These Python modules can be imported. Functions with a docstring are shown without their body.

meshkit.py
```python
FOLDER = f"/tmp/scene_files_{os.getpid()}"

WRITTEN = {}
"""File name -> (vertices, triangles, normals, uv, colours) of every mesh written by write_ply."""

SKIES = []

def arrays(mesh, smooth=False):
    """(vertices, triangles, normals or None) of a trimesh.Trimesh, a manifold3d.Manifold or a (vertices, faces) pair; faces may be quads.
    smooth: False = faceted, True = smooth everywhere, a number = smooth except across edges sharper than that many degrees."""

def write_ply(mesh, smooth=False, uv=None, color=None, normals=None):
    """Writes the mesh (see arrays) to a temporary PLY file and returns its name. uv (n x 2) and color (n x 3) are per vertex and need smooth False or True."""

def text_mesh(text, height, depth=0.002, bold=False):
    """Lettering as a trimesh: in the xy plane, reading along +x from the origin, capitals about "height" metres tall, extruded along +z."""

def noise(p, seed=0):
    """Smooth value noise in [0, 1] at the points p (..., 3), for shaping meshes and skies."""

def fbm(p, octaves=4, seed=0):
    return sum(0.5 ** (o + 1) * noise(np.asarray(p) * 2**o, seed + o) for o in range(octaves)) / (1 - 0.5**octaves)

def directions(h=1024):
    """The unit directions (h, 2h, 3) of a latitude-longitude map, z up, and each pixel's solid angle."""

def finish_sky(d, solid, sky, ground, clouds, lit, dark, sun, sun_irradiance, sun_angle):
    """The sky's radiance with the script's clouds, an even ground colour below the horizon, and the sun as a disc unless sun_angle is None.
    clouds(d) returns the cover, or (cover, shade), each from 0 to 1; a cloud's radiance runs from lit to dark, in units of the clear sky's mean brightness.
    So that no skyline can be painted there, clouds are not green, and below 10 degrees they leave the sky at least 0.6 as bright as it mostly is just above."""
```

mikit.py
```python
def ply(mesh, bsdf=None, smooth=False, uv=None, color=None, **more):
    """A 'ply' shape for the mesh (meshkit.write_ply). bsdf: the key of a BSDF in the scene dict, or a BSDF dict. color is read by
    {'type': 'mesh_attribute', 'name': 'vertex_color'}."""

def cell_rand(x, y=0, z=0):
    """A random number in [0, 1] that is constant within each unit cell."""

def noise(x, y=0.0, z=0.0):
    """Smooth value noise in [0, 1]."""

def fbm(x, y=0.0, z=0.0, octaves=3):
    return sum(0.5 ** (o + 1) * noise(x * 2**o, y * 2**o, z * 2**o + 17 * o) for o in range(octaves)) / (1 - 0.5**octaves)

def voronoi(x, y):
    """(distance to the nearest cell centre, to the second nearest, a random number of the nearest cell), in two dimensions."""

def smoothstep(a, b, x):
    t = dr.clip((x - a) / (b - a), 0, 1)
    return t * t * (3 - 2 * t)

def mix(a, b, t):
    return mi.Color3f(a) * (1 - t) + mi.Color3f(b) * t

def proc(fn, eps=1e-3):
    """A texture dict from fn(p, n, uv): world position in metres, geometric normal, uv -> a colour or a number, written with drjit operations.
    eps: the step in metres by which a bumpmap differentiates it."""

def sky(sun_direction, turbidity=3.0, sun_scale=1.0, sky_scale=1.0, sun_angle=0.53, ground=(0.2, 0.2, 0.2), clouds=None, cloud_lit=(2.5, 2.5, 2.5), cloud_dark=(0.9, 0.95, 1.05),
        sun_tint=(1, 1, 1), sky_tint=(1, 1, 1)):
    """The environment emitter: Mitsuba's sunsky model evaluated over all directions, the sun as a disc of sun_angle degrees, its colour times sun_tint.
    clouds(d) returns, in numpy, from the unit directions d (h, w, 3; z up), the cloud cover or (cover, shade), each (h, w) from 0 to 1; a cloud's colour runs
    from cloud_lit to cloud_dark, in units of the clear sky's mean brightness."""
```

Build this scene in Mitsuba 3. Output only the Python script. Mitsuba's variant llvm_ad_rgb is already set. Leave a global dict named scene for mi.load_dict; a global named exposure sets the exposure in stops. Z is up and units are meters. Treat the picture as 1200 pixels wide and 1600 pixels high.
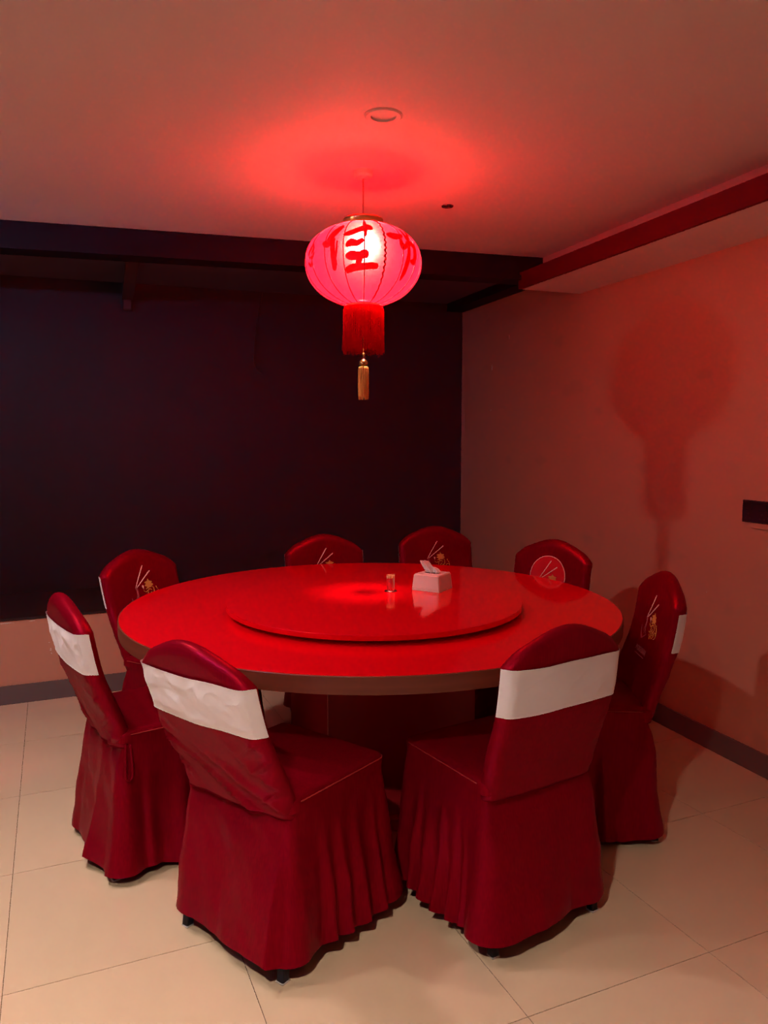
import math
import numpy as np
import trimesh
import shapely
import shapely.affinity
from shapely.geometry import LineString, Polygon, Point, box as sbox
from shapely.ops import unary_union
from scipy.interpolate import PchipInterpolator
import drjit as dr
import mitsuba as mi
import mikit
import meshkit
from mikit import noise, fbm, smoothstep, mix

T = mi.ScalarTransform4f
scene, labels = {}, {}

# ---------------------------------------------------------------- camera, exposure, lights
exposure = 0.0
CAM_H, PITCH, YAW, FOCAL = 1.42, math.radians(5.5), math.radians(19.8), 1190.0
fw = np.array([math.sin(YAW) * math.cos(PITCH), math.cos(YAW) * math.cos(PITCH), -math.sin(PITCH)])
scene['camera'] = {'type': 'perspective', 'fov_axis': 'x', 'fov': 2 * math.degrees(math.atan(600 / FOCAL)), 'near_clip': 0.05, 'far_clip': 50.0,
                   'to_world': T().look_at(origin=[0, 0, CAM_H], target=[float(v) for v in fw * 3 + np.array([0, 0, CAM_H])], up=[0, 0, 1])}

LANTERN_BULB = np.array([20.0, 8.5, 6.8]) * 420.0     # radiance of the bulb in the lantern
LANTERN_GLOW = np.array([12.5, 0.010, 0.033])            # radiance of its lit red silk
LAMP_A = np.array([1.22, 0.95, 0.88]) * 500.0        # downlight left of the table
LAMP_B = np.array([2.4, 2.1, 1.7]) * 500.0        # deeper downlight, left front
LAMP_C = np.array([4.6, 3.8, 2.95]) * 500.0        # downlight near the camera
ADDED_TUBE = np.array([1.2, 1.35, 3.0]) * 1900.0        # tube added on the unseen left wall, cools the ceiling tone
LAMP_AT = [(-0.69, 2.60), (-0.89, 2.08), (-0.45, 0.30)]
ADDED_TUBE_AT = (0.3, 1.7, 2.16)                             # y from, y to, height

CEIL, XR, YB = 2.42, 2.56, 5.35                        # ceiling height, right wall, back wall
XL, YF = -1.75, -2.6                                    # left wall, wall behind the camera
TABLE_C, TABLE_R, TABLE_Z = np.array([0.956, 2.797]), 0.948, 0.78
LANTERN = np.array([0.933, 2.824])


# ---------------------------------------------------------------- helpers
def rgb(*c):
    return {'type': 'rgb', 'value': [float(v) for v in c]}


def principled(color, rough=0.5, spec=0.5, twosided=True, **more):
    d = {'type': 'principled', 'base_color': color if isinstance(color, dict) else rgb(*color), 'roughness': float(rough), 'specular': float(spec), **more}
    return {'type': 'twosided', 'bsdf': d} if twosided else d


def obj(key, mesh, bsdf, smooth=30, label=None, cat=None, group=None, kind=None, to_world=None, **more):
    k, n = key, 0
    while k in scene:
        n += 1
        k = f'{key}_{n:03d}'
    d = mikit.ply(mesh, bsdf, smooth=smooth, **more) if not isinstance(mesh, dict) else dict(mesh)
    if to_world is not None:
        d['to_world'] = to_world
    scene[k] = d
    p = {a: b for a, b in (('label', label), ('category', cat), ('group', group), ('kind', kind)) if b}
    if p:
        labels[k] = p
    return k


def thing(key, label, cat, group=None):
    labels[key] = {'label': label, 'category': cat, **({'group': group} if group else {})}
    return key


def box(x0, x1, y0, y1, z0, z1):
    m = trimesh.creation.box((x1 - x0, y1 - y0, z1 - z0))
    m.apply_translation(((x0 + x1) / 2, (y0 + y1) / 2, (z0 + z1) / 2))
    return m


def rbox(x0, x1, y0, y1, z0, z1, r=0.004):
    """a box with chamfered edges: the hull of its inset corners"""
    p = []
    for x, sx in ((x0, 1), (x1, -1)):
        for y, sy in ((y0, 1), (y1, -1)):
            for z, sz in ((z0, 1), (z1, -1)):
                p += [(x + r * sx, y + r * sy, z), (x + r * sx, y, z + r * sz), (x, y + r * sy, z + r * sz)]
    return trimesh.convex.convex_hull(np.array(p))


def lathe(profile, n=64, c=(0, 0, 0)):
    m = trimesh.creation.revolve(np.array(profile, float), sections=n)
    m.apply_translation(c)
    return m


def tube(pts, r, n=6):
    """a round tube along a polyline, ends capped"""
    p = np.asarray(pts, float)
    r = np.broadcast_to(np.asarray(r, float), (len(p),))
    t = np.gradient(p, axis=0)
    t /= np.linalg.norm(t, axis=1, keepdims=True) + 1e-12
    ref = np.array([0.31, 0.87, 0.37])
    a = np.cross(t, ref)
    a /= np.linalg.norm(a, axis=1, keepdims=True) + 1e-12
    b = np.cross(t, a)
    ang = np.linspace(0, 2 * np.pi, n, endpoint=False)
    v = (p[:, None] + r[:, None, None] * (np.cos(ang)[None, :, None] * a[:, None] + np.sin(ang)[None, :, None] * b[:, None])).reshape(-1, 3)
    f = []
    for i in range(len(p) - 1):
        for j in range(n):
            q, w = i * n + j, i * n + (j + 1) % n
            f += [(q, w, w + n), (q, w + n, q + n)]
    e = (len(p) - 1) * n
    for j in range(1, n - 1):
        f += [(0, j + 1, j), (e, e + j, e + j + 1)]
    m = trimesh.Trimesh(v, f, process=False)
    return m


def grid(P, closed_u=False):
    """a sheet from points P (nu, nv, 3)"""
    nu, nv = P.shape[:2]
    i = np.arange(nu if closed_u else nu - 1)[:, None]
    j = np.arange(nv - 1)[None, :]
    a, b = i * nv + j, ((i + 1) % nu) * nv + j
    f = np.stack([np.stack([a, b, b + 1], -1), np.stack([a, b + 1, a + 1], -1)], 2).reshape(-1, 3)
    return trimesh.Trimesh(P.reshape(-1, 3), f, process=False)


def extrude(poly, h):
    geoms = [g for g in getattr(poly, 'geoms', [poly]) if g.area > 1e-9]
    return trimesh.util.concatenate([trimesh.creation.extrude_polygon(g, h, engine='earcut') for g in geoms])


def stroke(points):
    """a brush stroke polygon from (x, y, half width) points, smoothed"""
    p = np.array(points, float)
    s = np.linspace(0, len(p) - 1, 8 * (len(p) - 1) + 1)
    c = np.stack([PchipInterpolator(np.arange(len(p)), p[:, k])(s) for k in range(3)], 1)
    return unary_union([shapely.convex_hull(unary_union([Point(*c[i, :2]).buffer(c[i, 2], 6), Point(*c[i + 1, :2]).buffer(c[i + 1, 2], 6)])) for i in range(len(c) - 1)])


# ---------------------------------------------------------------- materials
def M(name, d):
    scene['mat_' + name] = d
    return 'mat_' + name


def lum_noise(c, amount, sx, sy, sz, octaves=3):
    c = np.array(c, float)

    def fn(p, n, uv):
        return mi.Color3f(*map(float, c)) * (1 - amount + 2 * amount * fbm(p.x * sx, p.y * sy, p.z * sz, octaves))
    return mikit.proc(fn)


def wall_paint(p, n, uv):
    base = mi.Color3f(0.62, 0.31, 0.215) * (0.94 + 0.12 * fbm(p.x * 1.7, p.y * 1.7, p.z * 1.7, 3))
    smudge = smoothstep(0.66, 0.8, fbm(p.x * 5 + 3, p.y * 5, p.z * 7, 3))
    return mix(base, mi.Color3f(0.50, 0.29, 0.21), 0.5 * smudge)


m_wall = M('wall', principled(mikit.proc(wall_paint), 0.55, 0.3))
m_ceiling = M('ceiling', principled(lum_noise((0.62, 0.57, 0.56), 0.03, 2, 2, 2), 0.7, 0.25))
m_black = M('black_wall', principled(lum_noise((0.0145, 0.0105, 0.009), 0.12, 1.5, 1.5, 1.2), 0.65, 0.2))
m_unseen = M('dark_maroon_wall', principled((0.07, 0.03, 0.035), 0.7, 0.2))
m_darkceil = M('dark_ceiling', principled((0.09, 0.05, 0.06), 0.7, 0.2))
m_steel = M('black_steel', principled((0.004, 0.0032, 0.0032), 0.6, 0.06))
m_rust = M('rusty_steel', principled((0.05, 0.018, 0.012), 0.6, 0.3))
m_redband = M('red_paint', principled((0.085, 0.0012, 0.003), 0.6, 0.15))
m_grey = M('skirting', principled(lum_noise((0.125, 0.105, 0.105), 0.1, 4, 4, 4), 0.5, 0.4))
m_grout = M('grout', principled((0.20, 0.13, 0.09), 0.8, 0.2))
def tile_color(p, n, uv):
    return mi.Color3f(0.66, 0.50, 0.355) * (0.95 + 0.10 * fbm(p.x * 3, p.y * 3, 0.5, 4))
m_tile = M('tile', principled(mikit.proc(tile_color), 0.14, 0.5))
m_tile2 = M('tile_pale', principled(mikit.proc(lambda p, n, uv: tile_color(p, n, uv) * 1.03), 0.14, 0.5))
m_chip = M('paint_chip', principled((0.72, 0.62, 0.55), 0.7, 0.2))
m_lacquer = M('red_lacquer', principled((0.60, 0.001, 0.006), 0.08, 0.5, spec_tint=0.8))
m_edge = M('edge_wood', principled(lum_noise((0.13, 0.032, 0.018), 0.25, 6, 6, 60), 0.4, 0.15))
m_redwood = M('pedestal_red', principled((0.36, 0.012, 0.02), 0.4, 0.4))
m_dark = M('dark_metal', principled((0.01, 0.01, 0.01), 0.4, 0.5))


def velvet(c):
    c = np.array(c, float)

    def fn(p, n, uv):
        g = noise(p.x * 420, p.y * 420, p.z * 26)
        return mi.Color3f(*map(float, c)) * (0.80 + 0.40 * g * 0.6 + 0.22 * fbm(p.x * 9, p.y * 9, p.z * 5, 3))
    return mikit.proc(fn)


VEL = (0.20, 0.0008, 0.009)
m_velvet = M('velvet', principled(velvet(VEL), 0.40, 0.02, metallic=0.33))
m_piping = M('piping', principled((0.30, 0.02, 0.02), 0.5, 0.3))
m_sash = M('sash', principled((0.74, 0.70, 0.76), 0.75, 0.2, sheen=0.2))
m_leg = M('leg', principled((0.006, 0.006, 0.007), 0.45, 0.12))
m_foot = M('foot', principled((0.45, 0.43, 0.42), 0.5, 0.4))
m_pink = M('thread_pale', principled((0.85, 0.55, 0.52), 0.6, 0.3))
m_gold = M('thread_gold', principled((0.72, 0.36, 0.10), 0.45, 0.4))
m_mauve = M('thread_mauve', principled((0.40, 0.10, 0.13), 0.6, 0.3))
m_patch = M('patch_red', principled((0.66, 0.006, 0.02), 0.4, 0.4))
m_brass = M('brass', principled((0.75, 0.47, 0.17), 0.22, 0.5, metallic=1.0))
m_chrome = M('chrome', principled((0.72, 0.66, 0.62), 0.2, 0.5, metallic=1.0))
m_whiteplastic = M('white_plastic', principled((0.78, 0.70, 0.66), 0.35, 0.5))
m_tissuebox = M('tissue_box', principled((0.80, 0.66, 0.62), 0.4, 0.4))
m_tissue = M('tissue', principled((0.85, 0.78, 0.77), 0.8, 0.1))
m_pick = M('wood_pick', principled((0.85, 0.56, 0.30), 0.6, 0.3))
m_slot = M('dark_slot', principled((0.03, 0.02, 0.02), 0.8, 0.1))
m_blackplastic = M('black_plastic', principled((0.008, 0.007, 0.008), 0.25, 0.5))
m_cordred = M('cord_red', principled((0.45, 0.16, 0.15), 0.6, 0.3))
m_silk = M('silk', {'type': 'blendbsdf', 'weight': 0.008,
                    'a': {'type': 'blendbsdf', 'weight': 0.2,
                          'a': {'type': 'principledthin', 'base_color': rgb(0.60, 0.0005, 0.003), 'roughness': 0.5, 'spec_trans': 0.0, 'diff_trans': 1.3, 'eta': 1.03},
                          'b': {'type': 'principledthin', 'base_color': rgb(1.0, 0.22, 0.18), 'roughness': 0.40, 'spec_trans': 1.0, 'eta': 1.1}},
                    'b': {'type': 'null'}})
m_ink = M('red_ink', {'type': 'principledthin', 'base_color': rgb(0.62, 0.02, 0.03), 'roughness': 0.6, 'spec_trans': 0.0, 'diff_trans': 1.0, 'eta': 1.2})
m_rib = M('rib_red', principled((0.35, 0.008, 0.02), 0.5, 0.3))
m_fringe = M('fringe_red', {'type': 'principledthin', 'base_color': rgb(0.55, 0.003, 0.012), 'roughness': 0.5, 'spec_trans': 0.0, 'diff_trans': 0.35, 'eta': 1.3})
m_tassel = M('tassel_gold', principled((0.80, 0.40, 0.09), 0.5, 0.4))

# ---------------------------------------------------------------- the room
ST = 'structure'
obj('wall_right', box(XR, XR + 0.12, YF, YB + 0.1, 0, 2.6), m_wall, False, kind=ST, label='peach painted right wall carrying the shadow of the lantern')
obj('wall_left', box(XL - 0.12, XL, YF, YB + 0.1, 0, 2.6), m_unseen, False, kind=ST)
obj('wall_rear', box(XL - 0.12, XR + 0.12, YF - 0.12, YF, 0, 2.6), m_unseen, False, kind=ST)


def slanted(y_at_0, slope, x0, x1, d0, d1, z0, z1):
    """a box whose long side runs along y = y_at_0 + slope x, from d0 to d1 behind that line"""
    m = box(x0, x1, d0, d1, z0, z1)
    v = m.vertices.copy()
    v[:, 1] += y_at_0 + slope * v[:, 0]
    m.vertices = v
    return m


obj('wall_back', box(XL - 0.12, XR + 0.12, YB, YB + 0.12, 0, 2.75), m_black, False, kind=ST, label='black painted wall at the far end of the room')
KY, KS = 4.466, 0.07
obj('wall_knee', slanted(KY, KS, XL, 2.05, 0, 0.12, 0, 0.452), m_wall, False, kind=ST, label='low peach wall below the black wall on the left')
obj('trim_1', slanted(KY, KS, XL, 2.05, -0.006, YB - KY - 0.17, 0.452, 0.466), m_black, False, kind=ST, label='black ledge on top of the low peach wall')
obj('baseboard_back', slanted(KY, KS, XL, 2.05, -0.014, 0.0, 0.0, 0.1), m_grey, False, kind=ST, label='grey skirting under the low peach wall')
obj('baseboard_right', box(XR - 0.014, XR, YF, YB, 0, 0.097), m_grey, False, kind=ST, label='dark grey skirting along the right wall')
# ceiling of the room, up to the black beam, and the dark ceiling beyond it
BY, BS = 3.955, -0.072                                  # front face of the beam: y = BY + BS x
cv = Polygon([(XL - 0.1, YF - 0.1), (XR + 0.1, YF - 0.1), (XR + 0.1, BY + BS * (XR + 0.1) + 0.02), (XL - 0.1, BY + BS * (XL - 0.1) + 0.02)])
cm = extrude(cv.difference(Point(0.837, 2.33).buffer(0.052, 32)).difference(Point(1.409, 3.106).buffer(0.019, 24)), 0.18)
cm.apply_translation((0, 0, CEIL))
obj('ceiling', cm, m_ceiling, False, kind=ST, label='pale ceiling glowing red around the lantern')
obj('trim_2', slanted(BY, BS, XL, XR, 0.1, YB - BY + 0.3, 2.43, 2.5), m_darkceil, False, kind=ST, label='dark ceiling strip behind the black beam')
# the black steel beam: web, flanges
bm = trimesh.util.concatenate([slanted(BY, BS, XL, 2.31, 0.0, 0.03, 2.305, CEIL), slanted(BY, BS, XL, 2.31, -0.028, 0.11, 2.290, 2.312), slanted(BY, BS, XL, 2.31, 0.03, 0.11, 2.40, 2.43)])
thing('steel_beam', 'long black steel beam across the far edge of the ceiling', 'beam')
obj('steel_beam__web', slanted(BY, BS, XL, 2.31, 0.0, 0.10, 2.312, CEIL), m_steel, False)
obj('steel_beam__flange', slanted(BY, BS, XL, 2.31, -0.022, 0.12, 2.290, 2.312), m_steel, False)
thing('steel_joist', 'short dark rusty joist running back from the black beam to the black wall', 'joist')
obj('steel_joist__web', box(0.125, 0.165, BY + 0.09, YB, 2.335, 2.45), m_rust, False)
obj('steel_joist__flange', box(0.112, 0.178, BY + 0.12, YB, 2.315, 2.335), m_rust, False)
obj('joist_bracket', rbox(0.115, 0.172, YB - 0.06, YB, 2.25, 2.315, 0.006), m_rust, False, label='small rusty bracket under the wall end of the joist', cat='bracket')
# soffit along the right wall: pale beam with a dark red fascia board
XS, SE = 2.163, 3.81
obj('trim_3', box(XS + 0.02, XR, YF, SE, 2.244, 2.30), m_ceiling, False, kind=ST, label='pale underside of the box beam along the right wall')
obj('trim_4', box(XS + 0.14, XR, YF, SE - 0.02, 2.30, CEIL + 0.02), m_ceiling, False, kind=ST, label='pale upper step of the box beam, a bright stripe above the red board')
obj('trim_5', box(XS, XS + 0.02, YF, SE, 2.243, 2.331), m_redband, False, kind=ST, label='dark red fascia board on the box beam')
obj('trim_6', box(XR - 0.13, XR, SE - 0.05, YB, 2.372, 2.47), m_steel, False, kind=ST, label='black edge beam along the top of the right wall')

# floor: grout bed and polished tiles laid a little askew
obj('floor', box(XL - 0.1, XR + 0.1, YF - 0.1, YB + 0.1, -0.08, -0.0012), m_grout, False, kind=ST, label='beige polished tile floor')
TA, TS = math.radians(3.7), 0.597
e1, e2 = np.array([math.cos(TA), math.sin(TA)]), np.array([-math.sin(TA), math.cos(TA)])
rng = np.random.default_rng(5)
room = sbox(XL, YF, XR, YB)
for a in range(-9, 10):
    for b in range(-8, 12):
        p0 = np.array([-0.17 + TS * a, 1.464 + TS * b]) + 0.0011
        q = np.array([p0, p0 + [TS - 0.0022, 0], p0 + [TS - 0.0022, TS - 0.0022], p0 + [0, TS - 0.0022]])
        poly = Polygon([tuple(x * e1 + y * e2) for x, y in q]).intersection(room)
        if poly.is_empty or poly.area < 0.002 or poly.geom_type != 'Polygon':
            continue
        m = extrude(poly, 0.01)
        m.apply_translation((0, 0, -0.01))
        obj('floor__tile', m, m_tile if rng.random() < 0.6 else m_tile2, False)

# chips in the paint
for y, z, w, h, r in ((4.95, 2.27, 0.10, 0.045, 1), (4.78, 2.33, 0.05, 0.06, 2), (4.62, 2.10, 0.012, 0.04, 3), (4.86, 1.92, 0.018, 0.05, 4), (4.87, 1.62, 0.02, 0.02, 5), (2.74, 0.72, 0.008, 0.012, 6)):
    g = np.random.default_rng(r)
    an = np.sort(g.random(9)) * 2 * np.pi
    pts = [(y + w / 2 * math.cos(t) * k, z + h / 2 * math.sin(t) * k) for t, k in zip(an, 0.55 + 0.5 * g.random(9))]
    pl = Polygon(pts).buffer(0)
    m = extrude(pl, 0.002)
    v = m.vertices
    m.vertices = np.stack([XR - v[:, 2], v[:, 0], v[:, 1]], 1)
    m.fix_normals()
    obj('wall_right__paint_chip', m, m_chip if r > 2 else m_wall, False)
for x, z, w, h, r in ((-0.42, 0.443, 0.03, 0.01, 11), (-0.55, 0.441, 0.09, 0.006, 12), (-0.335, 0.275, 0.012, 0.02, 13), (-0.33, 0.255, 0.01, 0.012, 14), (-0.34, 0.315, 0.012, 0.006, 15)):
    g = np.random.default_rng(r)
    an = np.sort(g.random(8)) * 2 * np.pi
    pl = Polygon([(x + w / 2 * math.cos(t), z + h / 2 * math.sin(t)) for t in an]).buffer(0)
    m = extrude(pl, 0.0015)
    v = m.vertices
    m.vertices = np.stack([v[:, 0], KY + KS * v[:, 0] - v[:, 2], v[:, 1]], 1)
    m.fix_normals()
    obj('wall_knee__paint_chip', m, m_chip, False)

# ---------------------------------------------------------------- round table, turntable and what stands on it
cx, cy = TABLE_C
thing('round_table', 'large round table with glossy red top and wooden edge on a boxy pedestal', 'table')
R = TABLE_R
obj('round_table__tabletop', lathe([(0, 0.730), (R - 0.004, 0.730), (R - 0.004, 0.7790), (R - 0.005, TABLE_Z), (R - 0.03, TABLE_Z), (0, TABLE_Z)], 160, (cx, cy, 0)), m_lacquer, 12)
obj('round_table__edge_band', lathe([(R - 0.004, 0.727), (R - 0.0005, 0.727), (R, 0.729), (R, 0.777), (R - 0.001, 0.7785), (R - 0.004, 0.779)], 160, (cx, cy, 0)), m_edge, 25, label='brown wooden edge band')
obj('round_table__pedestal', rbox(0.69, 1.265, 2.5, 3.08, 0.05, 0.73, 0.003), m_redwood, False)
obj('round_table__plinth', rbox(0.66, 1.295, 2.47, 3.11, 0.0, 0.05, 0.005), m_redwood, False)
sx, sy, sr, sz = 0.934, 2.703, 0.555, 0.815
thing('lazy_susan', 'glossy red round turntable raised on the round table', 'turntable')
obj('lazy_susan__plate', lathe([(0, sz - 0.019), (sr - 0.003, sz - 0.019), (sr, sz - 0.017), (sr, sz - 0.002), (sr - 0.0015, sz), (sr - 0.02, sz), (0, sz)], 140, (sx, sy, 0)), m_lacquer, 12)
obj('lazy_susan__base', lathe([(0, TABLE_Z), (0.25, TABLE_Z), (0.25, sz - 0.019), (0, sz - 0.019)], 64, (sx, sy, 0)), m_dark, 25, label='dark turning base')

# toothpick holder and toothpicks
tx, ty = 1.037, 2.802
thing('toothpick_holder', 'small shiny metal toothpick cup on the turntable', 'toothpick holder')
obj('toothpick_holder__cup', lathe([(0, sz + 0.004), (0.0165, sz + 0.004), (0.0165, sz + 0.055), (0.0152, sz + 0.055), (0.0152, sz + 0.012), (0, sz + 0.012)], 40, (tx, ty, 0)), m_chrome, 30)
obj('toothpick_holder__foot', lathe([(0, sz), (0.023, sz), (0.025, sz + 0.002), (0.023, sz + 0.004), (0.017, sz + 0.006), (0, sz + 0.006)], 40, (tx, ty, 0)), m_chrome, 30)
picks = []
g = np.random.default_rng(3)
for i in range(90):
    a, r = g.random() * 6.283, 0.0142 * math.sqrt(g.random())
    x, y, lean = r * math.cos(a), r * math.sin(a), 0.25 * r / 0.0142
    top = sz + 0.063 + 0.007 * g.random()
    picks.append(tube([(tx + x * 0.8, ty + y * 0.8, sz + 0.013), (tx + x * (1 + lean), ty + y * (1 + lean), top - 0.004), (tx + x * (1 + lean), ty + y * (1 + lean), top)], (0.001, 0.001, 0.0003), 4))
obj('toothpicks', trimesh.util.concatenate(picks), m_pick, False, kind='stuff', label='bunch of wooden toothpicks standing in the metal cup', cat='toothpicks')

# tissue box
A, B, C = np.array([1.127, 2.799]), np.array([1.203, 2.703]), np.array([1.297, 2.785])
ux, uy = (B - A) / np.linalg.norm(B - A), (C - B) / np.linalg.norm(C - B)
ux = (ux + np.array([uy[1], -uy[0]])) / np.linalg.norm(ux + np.array([uy[1], -uy[0]]))
uy = np.array([-ux[1], ux[0]])
lw, lh, hh = 0.122, 0.124, 0.066
TB = T().translate([float(B[0]), float(B[1]), sz]).rotate([0, 0, 1], math.degrees(math.atan2(ux[1], ux[0])))


def frustum(x0, x1, y0, y1, z0, z1, d, r=0.004):
    p = []
    for z, dd in ((z0, 0.0), (z1, d)):
        s = r if z == z0 else -r
        for x, gx in ((x0 + dd, 1), (x1 - dd, -1)):
            for y, gy in ((y0 + dd, 1), (y1 - dd, -1)):
                p += [(x + r * gx, y + r * gy, z), (x + r * gx, y, z + s), (x, y + r * gy, z + s)]
    return trimesh.convex.convex_hull(np.array(p))


thing('tissue_box', 'pale pink plastic tissue box with a raised tissue, on the turntable', 'tissue box')
obj('tissue_box__base', rbox(-lw + 0.001, -0.001, 0.001, lh - 0.001, 0, 0.008, 0.001), m_whiteplastic, False, to_world=TB)
obj('tissue_box__cover', frustum(-lw, 0, 0, lh, 0.006, hh, 0.005), m_tissuebox, False, to_world=TB)
so = Point(0, 0).buffer(1, 24)
so = shapely.affinity.translate(shapely.affinity.scale(so, 0.034, 0.013), -lw / 2, lh / 2)
sm = extrude(so, 0.0012)
sm.apply_translation((0, 0, hh - 0.0003))
obj('tissue_box__slot', sm, m_slot, False, to_world=TB, label='dark oval slot in the lid')
# the tissue: a gathered sheet that opens upwards to a leaning peak
nu, nv = 25, 15
P = np.zeros((nu, nv, 3))
for i in range(nu):
    u = i / (nu - 1) * 2 - 1
    for j in range(nv):
        v = j / (nv - 1)
        half = 0.024 + 0.014 * math.sin(v * 2.2)
        top = 0.052 - 0.016 * abs(u + 0.25) - 0.01 * u
        P[i, j] = (-lw / 2 + u * half - 0.022 * v * v, lh / 2 + (0.004 + 0.006 * v) * math.sin(u * 6.5 + 1.2 * v) + 0.01 * v * u, hh - 0.004 + v * top)
obj('tissue', grid(P), m_tissue, True, to_world=TB, label='white paper tissue sticking up out of the tissue box', cat='tissue')

# ---------------------------------------------------------------- chairs
crown = PchipInterpolator(np.array([0, .2, .4, .6, .75, .87, .95, .98, 1.0]), -np.array([0, .005, .018, .035, .049, .067, .083, .091, .102]))
rear_y = PchipInterpolator([0.40, 0.47, 0.56, 0.69, 0.825, 0.95], [0.038, 0.020, -0.012, -0.06, -0.086, -0.103])
HW, HT, ZB = 0.213, 0.028, 0.43


def half_w(z):
    return HW - 0.012 * np.clip((0.62 - z) / 0.2, 0, 1) ** 2


def edge_h(d, e=0.034):
    t = np.clip(d / e, 0, 1)
    return HT * np.sqrt(np.clip(1 - (1 - t) ** 2, 0, 1))


def leg_mesh(x, y, rake):
    p = []
    for z, dy in ((0.006, 0.0), (0.45, rake)):
        for a, b in ((-1, -0.8), (-0.8, -1), (0.8, -1), (1, -0.8), (1, 0.8), (0.8, 1), (-0.8, 1), (-1, 0.8)):
            p.append((x * (1 - 0.06 * (z > 0.1)) + 0.0125 * a, y + dy + 0.0125 * b, z))
    return trimesh.convex.convex_hull(np.array(p))


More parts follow.
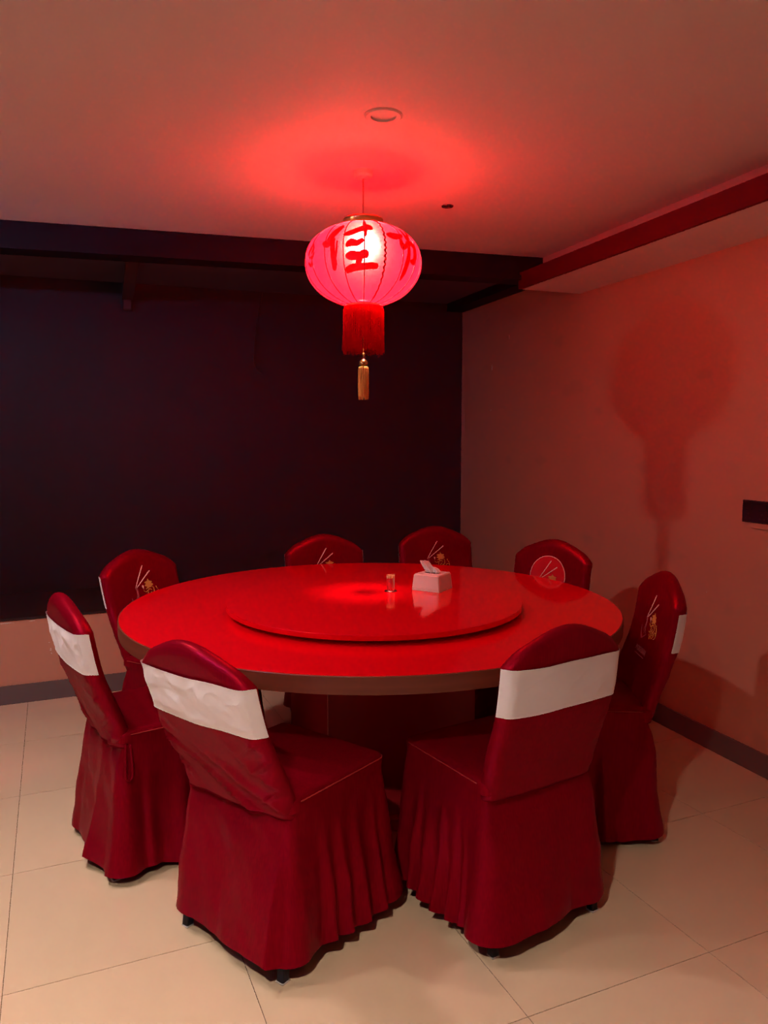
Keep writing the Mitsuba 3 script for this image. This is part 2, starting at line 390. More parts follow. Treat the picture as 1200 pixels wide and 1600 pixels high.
class Chair:
    wrinkle = 1.0

    def __init__(self, lean, scale, seed):
        self.lean, self.scale, self.seed = lean, scale, seed

    def ztop(self, xi):
        return 0.92 * (1 + self.scale) + crown(np.abs(xi))

    def mid(self, x, z):
        xi = x / HW
        return rear_y(np.clip(z, 0.4, 0.95)) + HT + 0.012 * (xi ** 2) - 0.006 + self.lean * np.maximum(z - 0.45, 0) / 0.45

    def h(self, x, z):
        xi = np.clip(np.abs(x) / half_w(z), 0, 1)
        d = np.minimum((1 - xi) * HW, np.maximum(self.ztop(xi) - z, 0) * 0.85)
        return edge_h(d)

    def front(self, x, z):
        return self.mid(x, z) + self.h(x, z)

    def rear(self, x, z):
        return self.mid(x, z) - self.h(x, z)

    def back_mesh(self, amp):
        nx, nz = 61, 73
        xi = np.sin(np.linspace(-1, 1, nx) * np.pi / 2)
        xi = np.sign(xi) * np.abs(xi) ** 0.9
        s = np.linspace(0, 1, nz)
        et = 1 - (1 - s) ** 1.5
        X, E_ = np.meshgrid(xi, et, indexing='ij')
        Z = ZB + (self.ztop(X) - ZB) * E_
        XX = X * half_w(Z)
        mid, h = self.mid(XX, Z), self.h(XX, Z)
        q = np.stack([XX * 7 + 0.6 * Z * 7, Z * 16 - XX * 5, np.full_like(XX, self.seed * 3.1)], -1)
        w = meshkit.fbm(q, 3, self.seed) - 0.5
        lowp = np.clip((0.70 - Z) / 0.22, 0, 1)
        bend = XX + 0.05 * np.sin(9 * Z + self.seed)
        ridge = 1 - np.abs(2 * meshkit.noise(np.stack([bend * 4 + Z * 3, Z * 17 + bend * 11, XX * 0 + self.seed], -1), self.seed + 4) - 1)
        side_fold = 1 - np.abs(2 * meshkit.noise(np.stack([XX * 5, Z * 34 - np.abs(XX) * 26, XX * 0 + self.seed + 9], -1), self.seed + 7) - 1)
        side = np.clip(h / HT, 0, 1)
        edge_w = np.clip((np.abs(XX) - 0.09) / 0.09, 0, 1) * np.clip((0.70 - Z) / 0.05, 0, 1)
        wr = amp * side * (w * (0.004 + 0.008 * lowp) + lowp * 0.011 * ridge ** 4 + edge_w * 0.008 * side_fold ** 3)
        rear = np.stack([XX, mid - h - wr, Z], -1)
        front = np.stack([XX, mid + h + 0.35 * amp * side * w * 0.006, Z], -1)
        a, b = grid(rear), grid(front[::-1])
        bot = grid(np.stack([front[:, 0], rear[:, 0]], 1))
        m = trimesh.util.concatenate([a, b, bot])
        m.merge_vertices(digits_vertex=6)
        return m

    def sash_mesh(self, z0=0.688, z1=0.822):
        nx, nz = 89, 27
        xi = np.linspace(-1, 1, nx)
        P = np.zeros((nx, nz, 3))
        g = self.seed * 2.3
        for i, u in enumerate(xi):
            for j in range(nz):
                v = j / (nz - 1)
                edge = 0.004 * (float(meshkit.noise(np.array([u * 2.2, v * 0.4, g]), 7)) - 0.5) * 2
                z = z0 + (z1 - z0) * v + edge
                au = abs(u)
                if au < 0.93:
                    x = math.copysign(au / 0.93 * (HW - 0.004), u)
                    y = float(self.mid(np.array(x), np.array(z)) - edge_h(np.array(HW - abs(x)))) - 0.0035
                    hem = 0.0016 if (v < 0.03 or v > 0.97) else 0
                    wv = 1 - abs(2 * float(meshkit.noise(np.array([u * 2.6 + v * 1.2, v * 3.2 - u * 2.4, g]), self.seed)) - 1)
                    wv2 = float(meshkit.fbm(np.array([u * 4, v * 2.5 + u * 2, g + 5]), 3, self.seed + 3)) - 0.5
                    y -= self.wrinkle * (0.004 * wv ** 3 + 0.016 * wv2) * min(1, 5 * v, 5 - 5 * v) * (1 - au ** 6) + hem
                else:
                    t = (au - 0.93) / 0.07
                    x = math.copysign(HW - 0.004 + 0.0075 * math.sin(t * math.pi / 2), u)
                    y = float(self.mid(np.array(math.copysign(HW - 0.002, u)), np.array(z))) - 0.014 + 0.018 * t
                P[i, j] = (x, y, z)
        outer = P.copy()
        inner = P.copy()
        inner[1:-1, :, 1] += 0.0012
        return trimesh.util.concatenate([grid(outer), grid(inner[::-1])])

    def ring(self, n=264):
        """seat outline (x, y), outward normal, side id and position along the side"""
        x0, y0, y1, r = 0.208, 0.035, 0.432, 0.022
        base = sbox(-x0 + r, y0 + r, x0 - r, y1 - r)
        L = base.buffer(r, 8).exterior
        d = np.linspace(0, L.length, n, endpoint=False)
        p = np.array([L.interpolate(t).coords[0] for t in d])
        t = np.roll(p, -1, 0) - np.roll(p, 1, 0)
        nrm = np.stack([t[:, 1], -t[:, 0]], 1)
        nrm /= np.linalg.norm(nrm, axis=1, keepdims=True)
        c = np.array([0, (y0 + y1) / 2])
        if ((p - c) * nrm).sum() < 0:
            nrm = -nrm
        if shapely.LinearRing(p).is_ccw is False:
            p, nrm = p[::-1], nrm[::-1]
        return p, nrm

    def skirt_mesh(self, period, amp, flare, drop=0.0, wrk=1.0):
        p, nrm = self.ring()
        n, nt = len(p), 30
        g = np.random.default_rng(self.seed + 50)
        arc = np.concatenate([[0], np.cumsum(np.linalg.norm(np.diff(p, axis=0), axis=1))])
        yy = (p[:, 1] - 0.035) / 0.397
        rear = np.clip(1 - yy / 0.16, 0, 1) ** 1.0
        frontness = np.clip((yy - 0.85) / 0.15, 0, 1)
        F = flare * np.clip(yy / 0.45, 0, 1) ** 0.8 * (1 - frontness) + 0.035 * frontness + 0.038 * rear + 0.016
        jit = np.interp(arc, np.linspace(0, arc[-1], 40), g.normal(0, 0.9, 40))
        ph = 2 * np.pi * arc / period + jit
        saw = 0.5 + 0.5 * np.cos(ph + 0.55 * np.sin(ph))
        fold = np.abs(saw) ** 0.55 - 0.55
        strength = np.clip((yy - 0.10) / 0.22, 0, 1)
        lowf = np.interp(arc, np.linspace(0, arc[-1], 14), g.normal(0, 1, 14))
        hem = 0.05 + 0.010 * lowf * 0.6 + 0.012 * (saw - 0.5) * strength + 0.006 * rear
        hem = np.clip(hem - drop, 0.016, 0.085)
        P = np.zeros((n, nt, 3))
        for j in range(nt):
            t = j / (nt - 1)
            z = 0.474 - t * (0.474 - hem)
            k = np.clip((t - 0.2) / 0.8, 0, 1)
            out = F * (t ** 1.15) + amp * strength * fold * (k ** 0.85) + 0.020 * rear * np.maximum(lowf, -0.1) * k
            pinch = 0.014 * rear * math.exp(-((t - 0.10) / 0.10) ** 2)
            q = np.stack([p[:, 0] * 9, p[:, 1] * 9, np.full(n, t * 3.0 + self.seed)], -1)
            wr = (meshkit.fbm(q, 3, self.seed + 9) - 0.5) * (0.020 * min(1, t * 3) + 0.004) + 0.006 * rear * wrk * (1 - np.abs(2 * meshkit.noise(np.stack([p[:, 0] * 12, p[:, 0] * 0 + t * 11, p[:, 0] * 0 + self.seed], -1), 5) - 1)) ** 3 * math.exp(-((t - 0.12) / 0.10) ** 2)
            o = out - pinch + wr
            P[:, j, 0] = p[:, 0] + nrm[:, 0] * o
            P[:, j, 1] = p[:, 1] + nrm[:, 1] * o
            P[:, j, 2] = z
        outer = grid(P, True)
        I = P.copy()
        I[:, :, :2] -= nrm[:, None] * 0.002
        inner = grid(I[:, ::-1], True)
        rim = grid(np.stack([P[:, -1], I[:, -1]], 1), True)
        m = trimesh.util.concatenate([outer, inner, rim])
        m.merge_vertices(digits_vertex=6)
        return m

    def seat_mesh(self):
        p, nrm = self.ring(132)
        c = p.mean(0)
        lv = [(1.0, 0.004, 0.45), (1.0, 0.004, 0.470), (1.0, 0.001, 0.481), (1.0, -0.007, 0.488), (0.9, 0, 0.492), (0.7, 0, 0.496), (0.45, 0, 0.499), (0.2, 0, 0.500), (0.0, 0, 0.500)]
        P = np.stack([np.concatenate([c + (p - c) * s + nrm * o, np.full((len(p), 1), z)], 1) for s, o, z in lv], 1)
        q = np.stack([P[..., 0] * 9, P[..., 1] * 22, np.full(P.shape[:2], self.seed * 1.7)], -1)
        P[:, 4:, 2] += (meshkit.fbm(q[:, 4:], 2, self.seed) - 0.5) * 0.006
        P[:, -1] = P[:, -1].mean(0)
        m = grid(P[:, ::-1], True)
        return m

    def piping_mesh(self):
        p, nrm = self.ring(132)
        q = np.concatenate([p + nrm * 0.004, np.full((len(p), 1), 0.476)], 1)
        q = q[q[:, 1] > 0.06]
        k = np.argmax(np.linalg.norm(np.roll(q, -1, 0) - q, axis=1))
        q = np.roll(q, -k - 1, 0)
        return tube(q, 0.0021, 6)


def emblem_shapes():
    s = {}
    s['chopstick'] = stroke([(0.006, 0.843, 0.0028), (-0.024, 0.797, 0.0024), (-0.054, 0.751, 0.0014)])
    s['chopstick_001'] = stroke([(0.041, 0.816, 0.0030), (-0.001, 0.785, 0.0024), (-0.045, 0.753, 0.0014)])
    pag = [Polygon([(0.023, 0.782), (0.027, 0.773), (0.044, 0.769), (0.040, 0.764), (0.004, 0.764), (0.0, 0.769), (0.018, 0.773)]),
           Polygon([(0.010, 0.766), (0.036, 0.766), (0.036, 0.757), (0.010, 0.757)]),
           Polygon([(0.006, 0.760), (0.040, 0.760), (0.047, 0.755), (0.041, 0.750), (0.005, 0.750), (-0.001, 0.755)]),
           Polygon([(0.012, 0.751), (0.034, 0.751), (0.034, 0.744), (0.012, 0.744)])]
    s['pagoda'] = unary_union(pag).buffer(0.0006)
    w = 0.0013
    dr_ = [stroke([(0.03, 0.748, w), (0.047, 0.738, w), (0.046, 0.722, w * 1.2), (0.030, 0.708, w * 1.3), (0.026, 0.696, w), (0.038, 0.690, w), (0.050, 0.702, w), (0.056, 0.715, w), (0.066, 0.718, w), (0.074, 0.708, w), (0.068, 0.697, w), (0.056, 0.692, w * 0.7)]),
           stroke([(0.074, 0.708, w), (0.072, 0.724, w), (0.063, 0.737, w), (0.062, 0.742, 0.003)]),
           stroke([(-0.012, 0.735, w), (0.0, 0.727, w), (0.012, 0.731, w), (0.024, 0.737, w), (0.034, 0.730, w)]),
           stroke([(0.004, 0.740, w), (0.014, 0.742, w * 1.4), (0.022, 0.735, w * 1.2)]),
           stroke([(0.012, 0.725, w), (0.008, 0.712, w), (0.0, 0.705, w), (-0.006, 0.708, w * 0.8)]),
           stroke([(0.030, 0.722, w), (0.020, 0.712, w), (0.014, 0.700, w), (0.020, 0.688, w), (0.012, 0.682, w * 0.8)]),
           stroke([(0.000, 0.698, w), (0.008, 0.692, w), (0.010, 0.684, w * 0.8)]),
           stroke([(0.036, 0.716, w * 0.8), (0.042, 0.708, w * 0.8), (0.036, 0.700, w * 0.8)])]
    s['dragon'] = unary_union(dr_)
    s['pearl'] = unary_union([Point(-0.012, 0.753).buffer(0.0055), Polygon([(-0.016, 0.751), (-0.008, 0.751), (-0.009, 0.74)])])
    n = 0.0013
    s['noodles'] = unary_union([stroke([(-0.056, 0.752, n), (-0.050, 0.735, n), (-0.054, 0.715, n), (-0.062, 0.695, n)]), stroke([(-0.047, 0.752, n), (-0.044, 0.735, n), (-0.046, 0.712, n), (-0.036, 0.692, n)]),
                                stroke([(-0.052, 0.748, n), (-0.047, 0.728, n), (-0.050, 0.705, n), (-0.050, 0.69, n)])])
    s['bowl'] = stroke([(-0.086, 0.712, 0.0018), (-0.080, 0.690, 0.0026), (-0.062, 0.670, 0.0034), (-0.044, 0.678, 0.0026), (-0.026, 0.690, 0.0016)])
    return s


EMB = emblem_shapes()


def put(chair, mesh2d, off):
    """lay a flat mesh (u to the viewer's right, v = height, w out of the cloth) on the front of a chair back"""
    v = np.array(mesh2d.vertices)
    x = -v[:, 0]
    y = chair.front(x, v[:, 1]) + off + v[:, 2]
    m = trimesh.Trimesh(np.stack([x, y, v[:, 1]], 1), mesh2d.faces, process=False)
    return m


def seg_extrude(poly, h):
    return extrude(shapely.segmentize(poly, 0.012), h)


def text2d(text, height, u, v, bold=False):
    m = meshkit.text_mesh(text, height, 0.0014, bold)
    w = m.bounds[1][0] + m.bounds[0][0]
    m.apply_translation((u - w / 2, v, 0))
    return m


def make_chair(idx, pose, label, period, amp, wr, emblem='', legs=(0, 1, 2, 3)):
    x, y, az, lean, sc = pose
    key = 'banquet_chair' + (f'_{idx:03d}' if idx else '')
    thing(key, label, 'chair', 'banquet chairs around the round table')
    W = T().translate([float(x), float(y), 0]).rotate([0, 0, 1], float(az) - 90)
    ch = Chair(lean, sc, idx + 1)
    ch.wrinkle = wr
    obj(key + '__backrest', ch.back_mesh(wr), m_velvet, True, to_world=W)
    obj(key + '__seat', ch.seat_mesh(), m_velvet, True, to_world=W)
    obj(key + '__skirt', ch.skirt_mesh(period, amp, 0.034 if idx < 4 else 0.0, 0.026 if idx == 0 else 0.018 if idx == 3 else 0.0, wr), m_velvet, True, to_world=W)
    obj(key + '__piping', ch.piping_mesh(), m_piping, True, to_world=W)
    obj(key + '__sash', ch.sash_mesh(), m_sash, 60, to_world=W, label='white cloth band across the back')
    for lx, ly in ((-0.194, 0.013), (0.194, 0.013), (-0.192, 0.395), (0.192, 0.395)):
        k = obj(key + '__leg', leg_mesh(lx, ly, 0.0 if ly > 0.2 else 0.055), m_leg, False, to_world=W)
        obj(k + '__foot_cap', rbox(lx - 0.0135, lx + 0.0135, ly - 0.0135, ly + 0.0135, 0.0, 0.007, 0.002), m_foot, False, to_world=W)
    if idx == 0:
        lp = np.array([(0.222, 0.050, 0.452), (0.232, 0.046, 0.40), (0.240, 0.042, 0.352), (0.243, 0.052, 0.338), (0.240, 0.064, 0.352), (0.232, 0.066, 0.40), (0.224, 0.064, 0.45)])
        tt = np.linspace(0, 6, 30)
        obj(key + '__tie_loop', tube(np.stack([PchipInterpolator(np.arange(7), lp[:, k])(tt) for k in range(3)], 1), 0.004, 6), m_velvet, True, to_world=W)
    off, dv = 0.0003, 0.0
    if emblem == 'patch':
        dv = -0.008
        c = Point(-0.006, 0.768 + dv)
        disc = c.buffer(0.0965, 48)
        pm = trimesh.creation.extrude_polygon(shapely.segmentize(disc, 0.01), 0.002, engine='earcut')
        pm = pm.subdivide().subdivide()
        obj(key + '__patch', put(ch, pm, 0.001), m_patch, False, to_world=W, label='bright round red patch')
        rim = c.buffer(0.099, 48).difference(c.buffer(0.0955, 48))
        obj(key + '__patch__rim', put(ch, seg_extrude(rim, 0.0034), 0.0005), m_pink, False, to_world=W, label='pale rim')
        off = 0.003
    if emblem:
        for n, sh in EMB.items():
            if dv and n in ('noodles', 'bowl'):
                continue
            sh = shapely.affinity.translate(sh, 0, dv)
            mat = m_gold if n in ('pagoda', 'dragon') else m_mauve if n in ('noodles', 'bowl') else m_pink
            obj(key + '__emblem_' + n, put(ch, seg_extrude(sh, 0.0012), off), mat, False, to_world=W)
        if emblem != 'patch':
            obj(key + '__lettering', put(ch, text2d('POKHARA', 0.017, -0.022, 0.623, True), off), m_mauve, False, to_world=W, label='dull pink lettering')
            ul = sbox(-0.072, 0.611, 0.028, 0.6135)
            obj(key + '__lettering__underline', put(ch, seg_extrude(ul, 0.0012), off), m_mauve, False, to_world=W)
    return key, W, ch


chairs = [
    ((-0.090, 2.679, 16.0, 0.000, 0.000), 'covered chair at the far left of the table, white-banded back turned outward', 0.095, 0.032, 1.1, ''),
    ((0.268, 2.008, 33.0, -0.045, -0.008), 'front left chair with a wrinkled red cover and white band, back to the camera', 0.066, 0.030, 1.7, ''),
    ((1.144, 1.783, 102.3, 0.027, 0.000), 'front right chair with a smooth red cover and white band, back to the camera', 0.060, 0.036, 0.45, ''),
    ((1.860, 2.277, 158.0, 0.012, 0.015), 'chair by the right wall, seen side-on, with full emblem and lettering on its back', 0.095, 0.028, 0.5, 'full'),
    ((1.95, 3.125, 204.0, 0.003, 0.018), 'chair at the right rear with a round bright red patch on its back', 0.07, 0.02, 0.5, 'patch'),
    ((1.715, 3.87, 264.0, -0.004, 0.008), 'rear chair behind the tissue box with chopsticks and dragon emblem', 0.07, 0.02, 0.5, 'full'),
    ((1.057, 3.82, 272.0, 0.005, -0.004), 'rear chair directly below the lantern, left of the tissue box, emblem half hidden', 0.07, 0.02, 0.5, 'full'),
    ((0.164, 3.545, 309.0, -0.037, -0.003), 'chair at the left rear with gold dragon emblem, behind the far left chair', 0.08, 0.02, 0.6, 'full'),
]
for i, (pose, lab, per, amp, wr, em) in enumerate(chairs):
    make_chair(i, pose, lab, per, amp, wr, em)

# ---------------------------------------------------------------- lantern
lx, ly = LANTERN
thing('lantern', 'round red silk lantern with gold rings, red fringe and gold tassel, lit above the table', 'lantern')
ZT, ZL, RM = 2.222, 1.928, 0.222
ZC = (ZT + ZL) / 2 + 0.012


def lan_r(z):
    """radius of the silk body at height z"""
    t = np.clip((np.asarray(z, float) - ZC) / np.where(np.asarray(z) > ZC, ZT - ZC + 0.0074, ZC - ZL + 0.0072), -1, 1)
    return RM * (1 - np.abs(t) ** 2.15) ** 0.5


def lan_point(az, z, off=0.0, ribs=18):
    r = lan_r(z)
    c = np.abs(np.sin(az * ribs / 2))
    r = r - 0.0035 * c * np.sin(np.pi * np.clip((z - ZL) / (ZT - ZL), 0, 1)) + off
    return np.stack([lx + r * np.cos(az), ly + r * np.sin(az), z + 0 * r], -1)


AZC = math.atan2(-ly, -lx)                              # the azimuth that faces the camera
s = 0.5 - 0.5 * np.cos(np.linspace(0, np.pi, 61))
zz = ZL + (ZT - ZL) * s
az = np.linspace(0, 2 * np.pi, 181)[:-1] + AZC
AZ, ZZ = np.meshgrid(az, zz, indexing='ij')
obj('lantern__shade', grid(lan_point(AZ, ZZ), True), m_silk, True, label='glowing red silk shade', emitter={'type': 'area', 'radiance': rgb(*LANTERN_GLOW)})
RIB0 = AZC + 0.02
for k in range(18):
    a = RIB0 + k * 2 * np.pi / 18
    zr = np.linspace(ZL, ZT, 40)
    off = 0.0008
    obj('lantern__rib', tube(lan_point(np.full(40, a), zr, off), 0.0018, 5), m_rib, True)
lc = (lx, ly, 0)
obj('lantern__top_ring', lathe([(0.0, 2.243), (0.070, 2.243), (0.070, 2.216), (0.0745, 2.216), (0.0765, 2.2185), (0.0745, 2.222), (0.0745, 2.238), (0.0765, 2.242), (0.0745, 2.246), (0.0, 2.246)], 72, lc), m_brass, 35, label='gold cap ring')
obj('lantern__bottom_ring', lathe([(0.020, 1.932), (0.0605, 1.930), (0.0605, 1.917), (0.066, 1.917), (0.068, 1.921), (0.066, 1.926), (0.066, 1.934), (0.064, 1.936), (0.020, 1.934), (0.020, 1.932)], 72, lc), m_brass, 35, label='gold lower ring')
obj('lantern__cord', tube([(lx, ly, CEIL - 0.02), (lx + 0.0006, ly, 2.33), (lx, ly, 2.246)], 0.0028, 8), m_cordred, True)
obj('lantern__canopy', lathe([(0, CEIL), (0.036, CEIL), (0.0365, CEIL - 0.016), (0.031, CEIL - 0.023), (0.005, CEIL - 0.026), (0, CEIL - 0.026)], 48, lc), m_whiteplastic, 30, label='pale ceiling cap')
obj('lantern__socket', lathe([(0, 2.243), (0.017, 2.243), (0.019, 2.20), (0.016, 2.185), (0, 2.185)], 32, lc), m_dark, 30)
scene['lantern__bulb'] = {'type': 'sphere', 'center': [float(lx), float(ly), 2.15], 'radius': 0.030, 'bsdf': {'type': 'diffuse', 'reflectance': rgb(0.6, 0.6, 0.6)},
                          'emitter': {'type': 'area', 'radiance': rgb(*LANTERN_BULB)}}
labels['lantern__bulb'] = {'label': 'bright warm bulb inside the silk'}

# painted characters on the silk: brush strokes, u = metres to the viewer's right along the girth, v = height
def on_silk(poly, off=0.0012, seg=0.006):
    m = extrude(shapely.segmentize(poly, seg), 0.0006)
    m = m.subdivide_to_size(0.012) if hasattr(m, 'subdivide_to_size') else m
    v = np.array(m.vertices)
    a = AZC + v[:, 0] / RM
    P = lan_point(a, v[:, 1], off)
    P = P + (np.stack([np.cos(a), np.sin(a), 0 * a], 1)) * v[:, 2:3]
    return trimesh.Trimesh(P, m.faces, process=False)


PX = 1.0 / 398.0                                        # metres per photograph pixel at the lantern


def ch_pts(pts):
    """stroke points given in photograph pixels from the lantern's middle (569, 408), opened out onto the round body"""
    out = []
    for px, py, w in pts:
        z = 2.092 - py * PX
        r = float(lan_r(z))
        u = math.asin(max(-0.97, min(0.97, px * PX / r))) * RM
        out.append((u, z, w * PX))
    return out


JIA = [
    [(-31, -31, 4.5), (-41, -22, 5.5), (-52, -9, 3.5), (-56, -10, 2.5)],                # left falling stroke of the man radical
    [(-57, -9, 2), (-51, -6, 4), (-42, -12, 3)],
    [(-43, -9, 3), (-43, 5, 3.5), (-41, 18, 4), (-41, 27, 2.5)],                        # its upright
    [(-37, -9, 1), (-38, 3, 1.2), (-40, 14, 1.5)],
    [(-26, -19, 2), (-17, -21, 4.0), (-6, -26, 4), (6, -30, 5), (11, -28, 2.5)],        # upper bar, rising to the right
    [(1, -44, 1.2), (2, -36, 3), (3, -24, 2.5), (3, -16, 1.2)],                         # upright of the upper earth
    [(-22, -3, 3), (-16, -6, 5), (-10, -5, 4), (-2, -9, 3)],
    [(-22, 12, 3), (-15, 12, 6), (-6, 12, 5), (2, 9, 5), (4, 12, 3)],
    [(-4, 12, 4), (-6, 18, 4), (-7, 24, 3)],
    [(-22, 30, 4), (-12, 27, 4.5), (0, 26, 4), (12, 25, 4), (18, 25, 3.5)],             # the long lower bar
]
JIE = [
    [(34, -20, 1.5), (42, -19, 5), (50, -20, 4), (55, -23, 2.0)],
    [(50, -35, 2), (54, -32, 3), (58, -26, 3), (62, -20, 4)],
    [(60, -34, 2.5), (64, -26, 3), (63, -18, 3)],
    [(54, -14, 2.5), (56, -8, 4), (58, -4, 3), (66, -16, 3)],
    [(63, -12, 3), (70, -13, 4), (75, -8, 4.5), (76, 4, 4.5), (73, 12, 4), (69, 12, 2)],
    [(65, -10, 3), (66, 0, 3), (65, 10, 4), (62, 20, 4), (58, 30, 3.5), (54, 37, 2)],
]
FLOWER = [
    [(-80, 0, 1.2), (-77, -7, 2), (-73, -12, 1.6), (-71, -6, 2), (-75, -1, 1.6)],
    [(-79, 4, 1.5), (-75, 6, 2), (-71, 1, 1.5)],
    [(-80, 12, 1.5), (-77, 16, 2), (-75, 11, 1.4)],
]
for pts in (JIA, JIE, FLOWER):
    poly = unary_union([stroke(ch_pts(q)) for q in pts]).buffer(0.0008).simplify(0.0004)
    obj('lantern__character', on_silk(poly), m_ink, False, label='dark red brush character painted on the silk')
# wavy cord sewn along one rib
zr = np.linspace(ZL + 0.01, ZT - 0.004, 150)
ar = RIB0 + 1 * 2 * np.pi / 18 * 0.985
wob = 0.016 * np.sin(np.linspace(0, 30 * np.pi, 150)) * np.sin(np.linspace(0, np.pi, 150)) ** 0.7
obj('lantern__trim_cord', tube(lan_point(ar + wob, zr, 0.003), 0.0028, 5), m_rib, True, label='wavy red trimming cord')

# fringe: two rows of silk threads under the lower ring
g = np.random.default_rng(8)
st = []
for row, (rr, cnt) in enumerate(((0.0770, 210), (0.0735, 170))):
    for k in range(cnt):
        a = 2 * np.pi * (k + g.random() * 0.6) / cnt
        L = 0.160 + 0.018 * g.random() + (0.01 if g.random() < 0.08 else 0)
        ro = rr + g.normal(0, 0.0006)
        top = 1.921
        pts = [(0.064, top, 0), (ro - 0.004, top - 0.0015, 0), (ro, top - 0.012, 0), (ro + g.normal(0, 0.0006), top - L * 0.5, g.normal(0, 0.012)), (ro + g.normal(0, 0.0016), top - L, g.normal(0, 0.022))]
        st.append(tube([(lx + r * math.cos(a + d), ly + r * math.sin(a + d), z) for r, z, d in pts], 0.00125, 3))
obj('lantern__fringe', trimesh.util.concatenate(st), m_fringe, True, kind='stuff', label='red silk fringe')
obj('lantern__tassel_cord', tube([(lx, ly, 2.12), (lx, ly, 1.745)], 0.0013, 6), m_tassel, True)
for a in (0.3, 0.3 + np.pi / 2):
    c, s_ = 0.0615 * math.cos(a), 0.0615 * math.sin(a)
    obj('lantern__cross_wire', tube([(lx - c, ly - s_, 1.928), (lx + c, ly + s_, 1.928)], 0.0012, 5), m_brass, True)
obj('lantern__tassel_knob', lathe([(0, 1.751), (0.003, 1.750), (0.0065, 1.744), (0.0045, 1.739), (0.0035, 1.733), (0.004, 1.728), (0.006, 1.725), (0.0125, 1.719), (0.0175, 1.711), (0.0165, 1.704), (0.011, 1.701), (0.0085, 1.697), (0.010, 1.693), (0, 1.693)], 32, lc), m_brass, 40, label='turned gold knob')
st = []
for k in range(110):
    a = 2 * np.pi * g.random()
    r0 = 0.0195 * math.sqrt(0.25 + 0.75 * g.random())
    L = 0.112 + 0.014 * g.random()
    d = g.normal(0, 0.1)
    pts = [(0.008, 1.697, 0), (r0 * 0.9, 1.695, 0), (r0, 1.686, 0), (r0 + 0.001, 1.695 - L * 0.55, d), (r0 * 0.98 + g.normal(0, 0.0012), 1.695 - L, d * 1.8)]
    st.append(tube([(lx + r * math.cos(a + e), ly + r * math.sin(a + e), z) for r, z, e in pts], 0.0014, 4))
obj('lantern__tassel', trimesh.util.concatenate(st), m_tassel, True, kind='stuff', label='gold thread tassel')

# ---------------------------------------------------------------- ceiling fittings
dl = (0.837, 2.33, 0)
thing('downlight', 'round unlit recessed downlight with a pale rim in the ceiling near the lantern', 'downlight')
obj('downlight__rim', lathe([(0.039, CEIL - 0.001), (0.040, CEIL - 0.004), (0.054, CEIL - 0.005), (0.0605, CEIL - 0.0015), (0.0605, CEIL), (0.050, CEIL), (0.050, CEIL + 0.02), (0.039, CEIL + 0.02), (0.039, CEIL - 0.001)], 64, dl), m_ceiling, 30)
obj('downlight__lens', lathe([(0, CEIL + 0.003), (0.0395, CEIL + 0.003), (0.0395, CEIL + 0.016), (0, CEIL + 0.016)], 48, dl), m_ceiling, 30)
sp = (1.409, 3.106, 0)
thing('spotlight', 'tiny black recessed spotlight in the ceiling to the right of the lantern', 'spotlight')
obj('spotlight__rim', lathe([(0.016, CEIL - 0.001), (0.018, CEIL - 0.004), (0.0245, CEIL - 0.004), (0.026, CEIL), (0.018, CEIL), (0.018, CEIL + 0.02), (0.016, CEIL + 0.02), (0.016, CEIL - 0.001)], 40, sp), m_dark, 30)
obj('spotlight__lens', lathe([(0, CEIL + 0.012), (0.0165, CEIL + 0.012), (0.0165, CEIL + 0.018), (0, CEIL + 0.018)], 32, sp), m_dark, 30)

# lamps of the room, left of the frame, then an added cove light
for k, ((x, y), lum, deep, r) in enumerate(zip(LAMP_AT, (LAMP_A, LAMP_B, LAMP_C), (0.0, 0.05, 0.05), (0.055, 0.04, 0.055))):
    key = thing('ceiling_lamp' + (f'_{k:03d}' if k else ''), ('round white downlight left of the table, outside the frame', 'round white downlight with a deep collar, outside the frame', 'round downlight above the camera, outside the frame')[k], 'lamp')
    ro = r + 0.018
    obj(key + '__rim', lathe([(0, CEIL), (ro, CEIL), (ro, CEIL - 0.006 - deep), (ro - 0.004, CEIL - 0.007 - deep), (ro - 0.006, CEIL - 0.006 - deep), (ro - 0.006, CEIL - 0.003), (0, CEIL - 0.003)], 64, (x, y, 0)), m_dark if deep > 0.03 else m_whiteplastic, 30)
    lm = trimesh.creation.cylinder(r, 0.002, sections=48)
    lm.apply_translation((x, y, CEIL - 0.0045))
    obj(key + '__lens', lm, m_whiteplastic, False, emitter={'type': 'area', 'radiance': rgb(*lum)})
thing('added_cove_light', 'added tube light in an added cove on the unseen left wall, tints the ceiling', 'lamp')
y0, y1, zt = ADDED_TUBE_AT
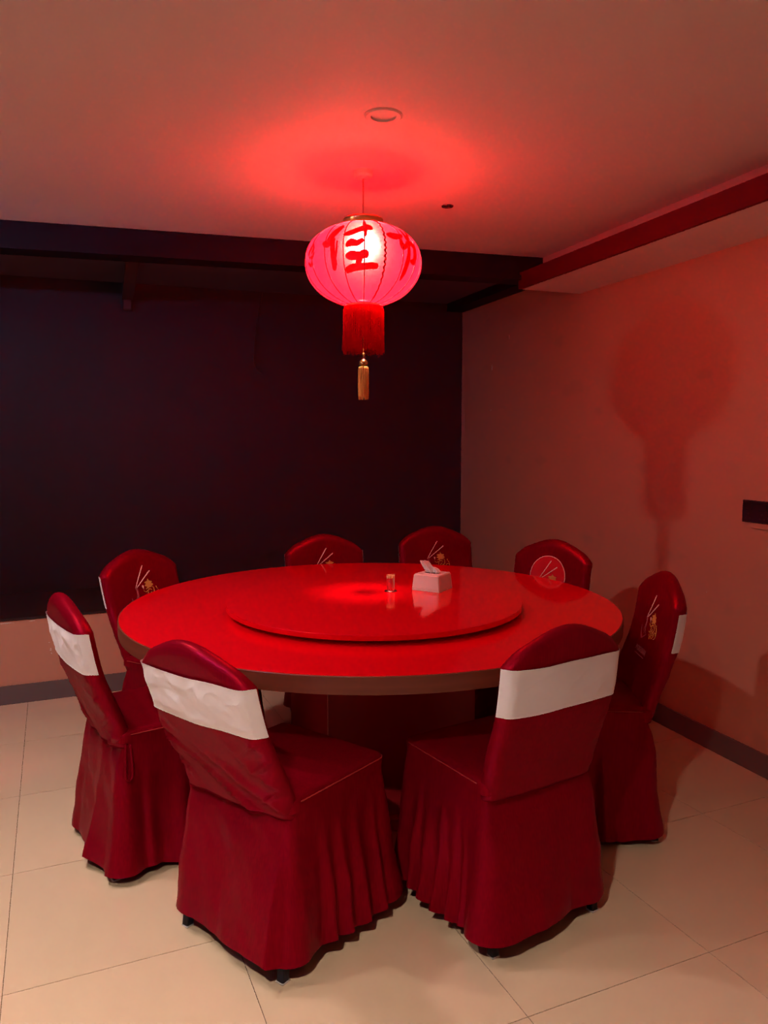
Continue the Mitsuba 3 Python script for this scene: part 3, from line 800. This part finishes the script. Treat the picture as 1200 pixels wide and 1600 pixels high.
obj('added_cove_light__shelf', rbox(XL, XL + 0.16, y0 - 0.05, y1 + 0.05, zt - 0.05, zt - 0.03, 0.003), m_whiteplastic, False)  # added shelf, lets the tube shine only upward
obj('added_cove_light__lip', rbox(XL + 0.15, XL + 0.165, y0 - 0.05, y1 + 0.05, zt - 0.05, zt + 0.04, 0.003), m_whiteplastic, False)  # added lip, keeps the tube light off the right wall
tl = tube([(XL + 0.06, y0, zt), (XL + 0.06, y1, zt)], 0.014, 12)
obj('added_cove_light__tube', tl, m_whiteplastic, True, emitter={'type': 'area', 'radiance': rgb(*ADDED_TUBE)})

# ---------------------------------------------------------------- switch board on the right wall
thing('switch_board', 'black switch and socket plate on the right wall at the edge of the frame', 'switch')
obj('switch_board__plate', rbox(XR - 0.014, XR, 2.30, 2.54, 1.066, 1.160, 0.003), m_blackplastic, False)
obj('switch_board__back_box', rbox(XR - 0.012, XR, 2.30, 2.495, 1.042, 1.066, 0.003), m_wall, False, label='brown edge of the wall box below the plate')
for k in range(3):
    y = 2.505 - k * 0.075
    obj('switch_board__rocker', rbox(XR - 0.0185, XR - 0.013, y - 0.022, y + 0.022, 1.118, 1.150, 0.002), m_leg, False)
    for dy, dz, r in ((0, 1.104, 0.005), (-0.012, 1.085, 0.0042), (0.012, 1.085, 0.0042)):
        m = trimesh.creation.cylinder(r, 0.002, sections=16)
        m.apply_transform(trimesh.transformations.rotation_matrix(np.pi / 2, [0, 1, 0]))
        m.apply_translation((XR - 0.0148, y + dy, dz))
        obj('switch_board__socket_hole', m, m_slot, False)

# loose cable hanging down the black wall
cp = np.array([(1.04, 5.335, 2.47), (1.02, 5.34, 2.36), (0.985, 5.342, 2.15), (0.965, 5.342, 1.98), (0.975, 5.34, 1.91), (1.02, 5.34, 1.87)])
tt = np.linspace(0, 5, 40)
obj('hanging_cable', tube(np.stack([PchipInterpolator(np.arange(6), cp[:, k])(tt) for k in range(3)], 1), 0.0042, 6), m_rust, True, label='thin loose cable dangling down the black wall', cat='cable')
